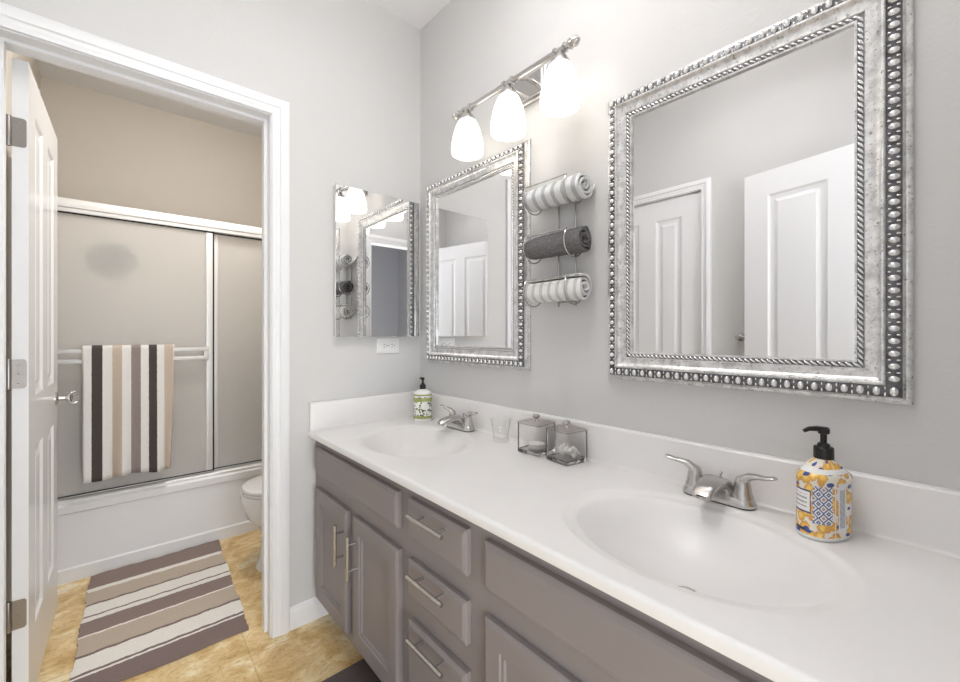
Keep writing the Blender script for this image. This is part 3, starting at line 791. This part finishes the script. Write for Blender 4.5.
# added ceiling fill lights, unseen above the frame, lighting both rooms
M['ceil_fill'] = emis('ceiling_fill_glass', (1.0, .992, .99), CEIL_STRENGTH)
cl = thing('ceiling_fill_light', 'added glass bowl fill light hanging unseen over the vanity room', 'ceiling light', (-.68, -1.15, CZ))
b = B(); lathe(b, [(.065, CZ-.001), (.065, CZ-.012), (.03, CZ-.025), (.010, CZ-.03), (.010, CZ-.17)], -.68, -1.15, 28); obj('canopy', b, M['nickel'], cl)
b = B(); lathe(b, [(.20, CZ-.15), (.205, CZ-.155), (.195, CZ-.185), (.155, CZ-.225), (.09, CZ-.25), (.01, CZ-.258), (.01, CZ-.252), (.09, CZ-.243), (.15, CZ-.219), (.188, CZ-.183), (.197, CZ-.155)], -.68, -1.15, 40, cap0=False, cap1=False); lab(obj('diffuser', b, M['ceil_fill'], cl), 'glowing glass bowl')
M['shower_fill'] = emis('shower_fill_glass', (1.0, .97, .93), SHOWER_STRENGTH)  # added fill lamp that brightens the shower room
cl2 = thing('ceiling_fill_light', 'added small round flush fill light, unseen on the shower room ceiling', 'ceiling light', (-.68, .42, CZ))
b = B(); lathe(b, [(.14, CZ-.001), (.14, CZ-.018), (.13, CZ-.022)], -.68, .42, 32); obj('canopy', b, M['plate'], cl2)
b = B(); lathe(b, [(.128, CZ-.023), (.12, CZ-.045), (.06, CZ-.068), (.01, CZ-.072)], -.68, .42, 32); lab(obj('diffuser', b, M['shower_fill'], cl2), 'glowing glass diffuser')

# ------------------------------------------------------------------ towel rack and rolled towels
RX = -.062; RR = .045
ZT = [1.643, 1.475, 1.326]; YA, YB = -.786, -1.008
rk = thing('towel_rack', 'wall mounted wire towel rack holding three rolled towels', 'towel rack', (0, -.90, 1.30))
b = B()
for y in (-.866, -.936): tube(b, [(-.006, y, 1.275), (-.006, y, 1.675)], .0028, 8)
for z in (1.29, 1.66): tube(b, [(-.006, -.866, z), (-.006, -.936, z)], .0028, 8)
obj('upright', b, M['wire'], rk)
for zc in ZT:
    b = B(); c = (RX, 0, zc); R_ = RR+.0048
    ys_, ye_ = -.800, -.968
    pts = []
    for (y, aa) in ((ys_, 1), (ye_, -1)):
        seg_ = [(c[0]+R_*cos(t), y, zc+R_*sin(t)) for t in [radians(q) for q in range(-20, -236, -12)]]
        if aa == 1: pts += [(-.0058, y, zc-R_*.36)]+list(reversed(seg_))[:0]+seg_
        else: pts += list(reversed(seg_))+[(-.0058, y, zc-R_*.36)]
    tube(b, pts, .0024, 8); obj('wire_loop', b, M['wire'], rk)

def rolled(name, zc, m, label, cat, flap=0, seed=0, R0=RR):
    rnd = random.Random(seed)
    b = B(); turns = 2.6; n = 110; th = .0078
    pts = []
    for k in range(n+1):
        q = k/n; a_ = 2*pi*turns*q
        r = .006+(R0-th/2-.006)*q**.9
        if flap and q > .93: r += flap*((q-.93)/.07)**2
        r *= 1+.03*sin(3*a_+seed)+.02*sin(5*a_)
        pts.append((r, a_+2.2+seed*.8))
    ny_ = 22
    rings_ = []
    for j in range(ny_+1):
        v = j/ny_; y = YA+(YB-YA)*v
        e = min(v, 1-v)
        sq = (.94+.10*v)*(1-.05*max(0, 1-e/.05)**2)
        outr, innr = [], []
        for (r, a_) in pts:
            puff = 1+(.016*sin(v*pi*12)+.012*sin(v*9+a_*2+seed)) if r > R0*.7 else 1
            yy = y+(.0035*sin(a_*1.3+seed)+(.006 if v > .5 else -.006)*(-(1-r/R0)))*max(0, 1-e/.15)*(1 if v > .5 else 1)
            for L, sd_ in ((outr, 1), (innr, -1)):
                rr_ = max(.0008, (r+sd_*th*.43)*puff)*sq
                L.append((RX+rr_*cos(a_), yy, zc+rr_*sin(a_)))
        rings_.append(([b.verts.new(p) for p in outr], [b.verts.new(p) for p in innr]))
    m_ = len(pts)
    for (o0, i0), (o1, i1) in zip(rings_[:-1], rings_[1:]):
        for k in range(m_-1):
            b.faces.new((o0[k], o0[k+1], o1[k+1], o1[k])); b.faces.new((i0[k+1], i0[k], i1[k], i1[k+1]))
        b.faces.new((o0[0], o1[0], i1[0], i0[0])); b.faces.new((o1[-1], o0[-1], i0[-1], i1[-1]))
    for o0, i0 in (rings_[0], rings_[-1]):
        for k in range(m_-1): b.faces.new((o0[k], i0[k], i0[k+1], o0[k+1]))
    return tag(obj(name, b, m, None, (RX, (YA+YB)/2, zc), angle=65), label, cat, 'rolled towels in the rack')
def towel_stripes(name, w_, g, n, off=0):
    st_ = [(0, w_)]
    for k in range(n):
        p = (k+.42)/n+off; st_ += [(p, g), (p+.38/n, w_)]
    return ramp_mat(name, st_, 1, 1, .8, 380, wob=.02)
M['roll_a'] = towel_stripes('white_grey_striped_terry', srgb(232, 233, 234), srgb(186, 188, 192), 6)
M['roll_c'] = towel_stripes('white_pale_grey_striped_terry', srgb(238, 237, 235), srgb(204, 203, 202), 7)
M['roll_b'] = mat('charcoal_terry', srgb(112, 110, 111), 1, bump=1, bscale=260, spec=.1, var=.30, vscale=160)
rolled('rolled_towel', ZT[0], M['roll_a'], 'grey and white striped rolled towel at the top of the wire rack', 'towel', .045, 1)
rolled('rolled_towel', ZT[1], M['roll_b'], 'charcoal grey rolled towel in the middle of the wire rack', 'towel', 0, 2)
rolled('rolled_towel', ZT[2], M['roll_c'], 'white rolled towel with pale stripes at the bottom of the wire rack', 'towel', 0, 3)

# ------------------------------------------------------------------ things on the vanity top
Z0 = CT_Z+.0005
# tumbler
b = B(); tx, ty = -.072, -.650
lathe(b, [(.027, Z0), (.0285, Z0+.003), (.0285, Z0+.030), (.034, Z0+.058), (.0375, Z0+.084), (.0355, Z0+.084), (.032, Z0+.058), (.0262, Z0+.030), (.0262, Z0+.012), (.005, Z0+.010)], tx, ty, 16)
tag(obj('tumbler', b, M['tumbler_glass'], None, (tx, ty, Z0), angle=25), 'clear glass tumbler between the far faucet and the square glass jars', 'tumbler')

def jar(loc, rz_, label, hh=.098):
    j = thing('glass_jar', label, 'jar', loc, rz_, 'square glass jars')
    h = .047; t = .0042
    def sq(hw, z, r): return [(p[0], p[1], z) for p in ell(0, 0, hw, hw, 0, 32, 14 if r else 10)]
    b = B(); loft(b, [sq(h-.004, 0, 1), sq(h, .004, 1), sq(h, hh, 1), sq(h-t, hh, 1), sq(h-t, .014, 1), sq(h-t-.006, .010, 1)]); add_local(j, 'jar_body', b, M['glass_grey'], True, 30)
    b = B(); loft(b, [sq(h-t-.001, hh-.003, 1), sq(h-t-.001, hh+.0005, 1), sq(h+.002, hh+.0008, 1), sq(h+.002, hh+.006, 1)]); ld = add_local(j, 'lid', b, M['acrylic'], False)
    b = B(); lathe(b, [(.005, hh+.0062), (.004, hh+.014), (.011, hh+.018), (.0125, hh+.023), (.011, hh+.027), (.003, hh+.028)], 0, 0, 16); lab(add_local(ld, 'knob', b, M['nickel'], True), 'small metal lid knob')
    b = B(); lathe(b, [(.007, hh+.0061), (.007, hh+.0076)], 0, 0, 16); add_local(ld, 'washer', b, M['nickel'], True)
    return j
J1 = (-.0785, -.828, Z0); J2 = (-.082, -.955, Z0)
jar(J1, radians(4), 'square glass lidded jar next to the tumbler, the emptier of two')
jar(J2, radians(-8), 'square glass lidded jar holding cotton, nearer the big mirror')
b = B(); random.seed(3)
for k in range(16):
    q = Vector((random.uniform(-.027, .027), random.uniform(-.027, .027), random.uniform(.024, .040)))
    p = Matrix.Rotation(radians(-8), 3, 'Z') @ q
    ball(b, (J2[0]+p.x, J2[1]+p.y, J2[2]+p.z), random.uniform(.008, .011), 10, 7)
tag(obj('cotton_balls', b, M['cotton'], None, (J2[0], J2[1], Z0+.0145)), 'white cotton balls heaped inside the nearer square glass jar', 'cotton balls', kind='stuff')
b = B()
p = (J1[0], J1[1])
for k in range(4): lathe(b, [(.026, Z0+.0146+k*.004), (.028, Z0+.0165+k*.004), (.026, Z0+.0184+k*.004)], p[0], p[1], 20)
tag(obj('cotton_pads', b, M['cotton'], None, (J1[0], J1[1], Z0+.0145)), 'few white cotton pads at the bottom of the emptier jar', 'cotton pads', kind='stuff')

# soap bottles
def uv_loft(b, loops, zs):
    uv = b.loops.layers.uv.verify()
    n = len(loops[0]); vl2 = [[b.verts.new(p) for p in L] for L in loops]
    for r in range(len(loops)-1):
        for i in range(n):
            j = (i+1) % n
            f = b.faces.new((vl2[r][i], vl2[r][j], vl2[r+1][j], vl2[r+1][i]))
            for lp, (u, v) in zip(f.loops, ((i/n, zs[r]), ((i+1)/n, zs[r]), ((i+1)/n, zs[r+1]), (i/n, zs[r+1]))): lp[uv].uv = (u, v)
    b.faces.new(list(reversed(vl2[0]))); b.faces.new(vl2[-1])
class NB:
    def __init__(s, nt): s.nt = nt
    def math(s, op, a, b_=None, c=None):
        n = s.nt.nodes.new('ShaderNodeMath'); n.operation = op
        for i, q in enumerate((a, b_, c)):
            if q is None: continue
            if isinstance(q, (int, float)): n.inputs[i].default_value = q
            else: s.nt.links.new(q, n.inputs[i])
        return n.outputs[0]
    def mix(s, f, a, b_):
        n = s.nt.nodes.new('ShaderNodeMix'); n.data_type = 'RGBA'
        for i, q in ((0, f), (6, a), (7, b_)):
            if isinstance(q, (int, float)): n.inputs[i].default_value = q
            elif isinstance(q, tuple): n.inputs[i].default_value = q
            else: s.nt.links.new(q, n.inputs[i])
        return n.outputs[2]
    def band(s, x, a, b_): return s.math('MULTIPLY', s.math('GREATER_THAN', x, a), s.math('LESS_THAN', x, b_))
def fruit_label():
    m, nt, bs = newmat('lemon_and_tile_print'); N = NB(nt)
    tc = nt.nodes.new('ShaderNodeTexCoord'); sp = nt.nodes.new('ShaderNodeSeparateXYZ'); nt.links.new(tc.outputs['UV'], sp.inputs[0])
    U, Vv = sp.outputs[0], sp.outputs[1]
    cmb = nt.nodes.new('ShaderNodeCombineXYZ'); nt.links.new(N.math('MULTIPLY', U, .29), cmb.inputs[0]); nt.links.new(N.math('MULTIPLY', Vv, .135), cmb.inputs[1])
    dn = nt.nodes.new('ShaderNodeTexNoise'); dn.inputs['Scale'].default_value = 90; nt.links.new(cmb.outputs[0], dn.inputs['Vector'])
    vm = nt.nodes.new('ShaderNodeVectorMath'); vm.operation = 'MULTIPLY_ADD'; vm.inputs[1].default_value = (.014, .014, 0); nt.links.new(dn.outputs['Color'], vm.inputs[0]); nt.links.new(cmb.outputs[0], vm.inputs[2])
    vo = nt.nodes.new('ShaderNodeTexVoronoi'); vo.inputs['Scale'].default_value = 64; nt.links.new(vm.outputs[0], vo.inputs['Vector'])
    r = nt.nodes.new('ShaderNodeValToRGB'); e = r.color_ramp.elements
    e[0].position = 0; e[0].color = srgb(250, 226, 150); e[1].position = .80; e[1].color = srgb(238, 232, 218)
    for p_, c_ in ((.26, srgb(244, 204, 104)), (.46, srgb(232, 172, 74)), (.58, srgb(214, 160, 96)), (.66, srgb(238, 232, 218))): q = e.new(p_); q.color = c_
    nt.links.new(vo.outputs['Distance'], r.inputs['Fac'])
    vo2 = nt.nodes.new('ShaderNodeTexVoronoi'); vo2.inputs['Scale'].default_value = 48; vo2.inputs['Randomness'].default_value = 1
    mp = nt.nodes.new('ShaderNodeMapping'); mp.inputs['Location'].default_value = (.37, .11, 0); mp.inputs['Scale'].default_value = (1, 1.8, 1)
    nt.links.new(cmb.outputs[0], mp.inputs['Vector']); nt.links.new(mp.outputs[0], vo2.inputs['Vector'])
    sepc = nt.nodes.new('ShaderNodeSeparateColor'); nt.links.new(vo2.outputs['Color'], sepc.inputs[0])
    leaf = N.math('MULTIPLY', N.math('LESS_THAN', vo2.outputs['Distance'], .34), N.math('GREATER_THAN', sepc.outputs[0], .55))
    fruit = N.mix(leaf, r.outputs['Color'], srgb(62, 84, 150))
    # tile lattice
    pu = N.math('MULTIPLY', U, 15.4); pv = N.math('MULTIPLY', Vv, 8.3)
    fu = N.math('ABSOLUTE', N.math('SUBTRACT', N.math('FRACT', pu), .5)); fv = N.math('ABSOLUTE', N.math('SUBTRACT', N.math('FRACT', pv), .5))
    dsum = N.math('ADD', fu, fv)
    lines = N.math('GREATER_THAN', N.math('SINE', N.math('MULTIPLY', dsum, 17)), .0)
    tcol = N.mix(lines, srgb(236, 234, 228), srgb(92, 112, 158))
    gold = N.math('LESS_THAN', dsum, .12); tcol = N.mix(gold, tcol, srgb(226, 170, 70))
    tile = N.math('MULTIPLY', N.band(U, .545, .675), N.band(Vv, .22, .70))
    # diamond outline of the tile block
    col = N.mix(tile, fruit, tcol)
    # label box (left) and barcode strip (right)
    lb = N.math('MULTIPLY', N.band(U, .33, .535), N.band(Vv, .33, .63)); col = N.mix(lb, col, srgb(70, 84, 128))
    li = N.math('MULTIPLY', N.band(U, .337, .528), N.band(Vv, .352, .608)); col = N.mix(li, col, srgb(242, 240, 236))
    tx_ = N.math('MULTIPLY', N.math('MULTIPLY', N.band(U, .36, .51), N.band(Vv, .40, .57)), N.math('GREATER_THAN', N.math('SINE', N.math('MULTIPLY', Vv, 112)), .2))
    nz = nt.nodes.new('ShaderNodeTexNoise'); nz.inputs['Scale'].default_value = 700; nt.links.new(cmb.outputs[0], nz.inputs['Vector'])
    tx_ = N.math('MULTIPLY', tx_, N.math('GREATER_THAN', nz.outputs['Fac'], .47)); col = N.mix(tx_, col, srgb(128, 128, 140))
    bc = N.math('MULTIPLY', N.band(U, .715, .765), N.band(Vv, .12, .74)); col = N.mix(bc, col, srgb(236, 236, 236))
    bt = N.math('MULTIPLY', N.math('MULTIPLY', N.band(U, .722, .757), N.band(Vv, .17, .66)), N.math('GREATER_THAN', N.math('SINE', N.math('MULTIPLY', Vv, 420)), -.1)); col = N.mix(bt, col, srgb(120, 122, 136))
    sm_ = N.band(U, .690, .697); col = N.mix(sm_, col, srgb(236, 232, 220))
    wht = N.math('MAXIMUM', N.math('LESS_THAN', Vv, .055), N.band(Vv, .845, .90)); col = N.mix(wht, col, srgb(240, 239, 236))
    ft = N.math('MULTIPLY', N.band(U, .40, .50), N.band(Vv, .09, .13)); col = N.mix(ft, col, srgb(70, 74, 96))
    nt.links.new(col, bs.inputs['Base Color']); bs.inputs['Roughness'].default_value = .25
    return m
M['fruit'] = fruit_label()
def green_label():
    m, nt, bs = newmat('green_floral_print'); N = NB(nt)
    tc = nt.nodes.new('ShaderNodeTexCoord'); sp = nt.nodes.new('ShaderNodeSeparateXYZ'); nt.links.new(tc.outputs['UV'], sp.inputs[0])
    U, Vv = sp.outputs[0], sp.outputs[1]
    cmb = nt.nodes.new('ShaderNodeCombineXYZ'); nt.links.new(N.math('MULTIPLY', U, .25), cmb.inputs[0]); nt.links.new(N.math('MULTIPLY', Vv, .14), cmb.inputs[1])
    vo = nt.nodes.new('ShaderNodeTexVoronoi'); vo.inputs['Scale'].default_value = 95; nt.links.new(cmb.outputs[0], vo.inputs['Vector'])
    sc = nt.nodes.new('ShaderNodeSeparateColor'); nt.links.new(vo.outputs['Color'], sc.inputs[0])
    dots = N.math('LESS_THAN', vo.outputs['Distance'], .42)
    dcol = N.mix(N.math('GREATER_THAN', sc.outputs[0], .55), srgb(132, 140, 88), srgb(84, 88, 84))
    body = N.mix(dots, srgb(240, 240, 234), dcol)
    # pale bloom on the left of the label and a dark leaf beside it
    def blob(u, v, ru, rv):
        a = N.math('DIVIDE', N.math('SUBTRACT', U, u), ru); c = N.math('DIVIDE', N.math('SUBTRACT', Vv, v), rv)
        return N.math('LESS_THAN', N.math('ADD', N.math('MULTIPLY', a, a), N.math('MULTIPLY', c, c)), 1)
    gry = N.mix(N.math('GREATER_THAN', N.math('SINE', N.math('MULTIPLY', vo.outputs['Distance'], 22)), 0), srgb(150, 152, 140), srgb(196, 198, 184))
    body = N.mix(blob(.36, .42, .075, .20), body, gry)
    body = N.mix(blob(.455, .40, .03, .15), body, srgb(52, 62, 32))
    grn = N.math('MAXIMUM', N.band(Vv, .62, .74), N.band(Vv, .09, .17))
    body = N.mix(grn, body, srgb(166, 172, 104))
    wht = N.math('MAXIMUM', N.math('LESS_THAN', Vv, .075), N.math('GREATER_THAN', Vv, .77)); body = N.mix(wht, body, srgb(238, 238, 234))
    body = N.mix(N.band(Vv, .80, .85), body, srgb(160, 166, 104))
    nt.links.new(body, bs.inputs['Base Color']); bs.inputs['Roughness'].default_value = .25
    return m
M['green'] = green_label()

def pump(t, z, nozzle_len=.036, k=1.0):
    """collar, stem and nozzle in the thing's own coordinates; nozzle along local +x"""
    b = B(); lathe(b, [(.0165*k, z), (.0165*k, z+.022*k), (.015*k, z+.024*k)], 0, 0, 28)
    c = add_local(t, 'pump_collar', b, M['black'], True)
    b = B(); lathe(b, [(.010*k, z+.0242*k), (.009*k, z+.030*k), (.0055*k, z+.032*k), (.0055*k, z+.048*k), (.009*k, z+.050*k), (.0095*k, z+.060*k), (.007*k, z+.0625*k)], 0, 0, 20); hd = add_local(c, 'pump_head', b, M['black'], True)
    b = B(); tube(b, [(0, 0, z+.0565*k), (.012*k, 0, z+.0585*k), (nozzle_len*.8, 0, z+.0580*k), (nozzle_len, 0, z+.0545*k)], [.0055*k, .0052*k, .0042*k, .0034*k], 12); add_local(c, 'nozzle', b, M['black'], True)
def soap_bottle(loc, rz_, label, loops_def, m, pump_rz, k, noz):
    s = thing('soap_dispenser', label, 'soap dispenser', loc, rz_)
    b = B(); n = 48; zmax = loops_def[-1][2]
    loops = [[(ax*math.copysign(abs(cos(t))**(2/p), cos(t)), ay*math.copysign(abs(sin(t))**(2/p), sin(t)), z) for t in [2*pi*i/n for i in range(n)]] for ax, ay, z, p in loops_def]
    uv_loft(b, loops, [z/zmax for _, _, z, _ in loops_def])
    add_local(s, 'bottle', b, m, True, 45)
    return s, zmax
# lemon bottle: oval plan, wide face towards the sink; local u starts at local +x
nb, zm = soap_bottle((-.086, -1.586, Z0), radians(-22), 'soap dispenser with lemon and blue tile print, black pump, beside the near sink',
    [(.051, .033, 0, 2.3), (.0545, .036, .004, 2.3), (.0545, .036, .010, 2.3), (.0535, .0354, .012, 2.3), (.0535, .0354, .112, 2.3), (.0542, .036, .114, 2.3), (.0535, .0355, .120, 2.3), (.046, .032, .126, 2.2), (.030, .024, .141, 2.0), (.018, .0165, .148, 2.0), (.0155, .0155, .150, 2.0)], M['fruit'], 0, 1.0, .04)
def pump_on(s, z, ang_, k, noz):
    # build the pump in a frame turned by ang_ about the bottle axis
    R_ = Matrix.Rotation(ang_, 4, 'Z')
    b = B(); lathe(b, [(.0165*k, z), (.0165*k, z+.021*k), (.0150*k, z+.023*k)], 0, 0, 28); c = add_local(s, 'pump_collar', b, M['black'], True)
    b = B(); lathe(b, [(.0105*k, z+.0232*k), (.0095*k, z+.029*k), (.0055*k, z+.031*k), (.0055*k, z+.047*k), (.0095*k, z+.049*k), (.010*k, z+.059*k), (.007*k, z+.0615*k)], 0, 0, 20)
    b2 = b; tube(b2, [(0, 0, z+.0555*k), (.012*k, 0, z+.0580*k), (noz*.75, 0, z+.0572*k), (noz, 0, z+.0525*k)], [.0058*k, .0055*k, .0045*k, .0036*k], 12)
    b2.transform(R_); add_local(c, 'pump_head', b2, M['black'], True)
pump_on(nb, zm+.0003, radians(170)+radians(22)-radians(40), 1.0, .036)
fb, zm2 = soap_bottle((-.078, -.140, Z0), radians(-30), 'soap dispenser with green floral label and black pump in the corner by the far sink',
    [(.040, .0365, 0, 2.2), (.0412, .0377, .004, 2.2), (.0412, .0377, .122, 2.2), (.0385, .035, .131, 2.2), (.028, .026, .138, 2), (.016, .016, .142, 2), (.0145, .0145, .144, 2)], M['green'], 0, .85, .028)
pump_on(fb, zm2+.0003, radians(120), .85, .024)

# small towel ring on the wall opposite, half seen in the large mirror behind the entry door's edge
tr = thing('towel_holder', 'small nickel towel bar on the left wall, partly seen in the big mirror', 'towel bar', (XL, -.99, 1.16))
b = B(); lathe(b, [(.022, XL+.0005), (.022, XL+.006), (.012, XL+.010), (.009, XL+.04), (.013, XL+.046), (.012, XL+.052)], 0, -.965, 20, 'x', 1.165); obj('post', b, M['nickel'], tr)
b = B(); lathe(b, [(.022, XL+.0005), (.022, XL+.006), (.012, XL+.010), (.009, XL+.04), (.013, XL+.046), (.012, XL+.052)], 0, -1.30, 20, 'x', 1.165); obj('post', b, M['nickel'], tr)
b = B(); tube(b, [(XL+.042, -1.31, 1.165), (XL+.042, -.955, 1.165)], .006, 12); obj('rod', b, M['nickel'], tr)
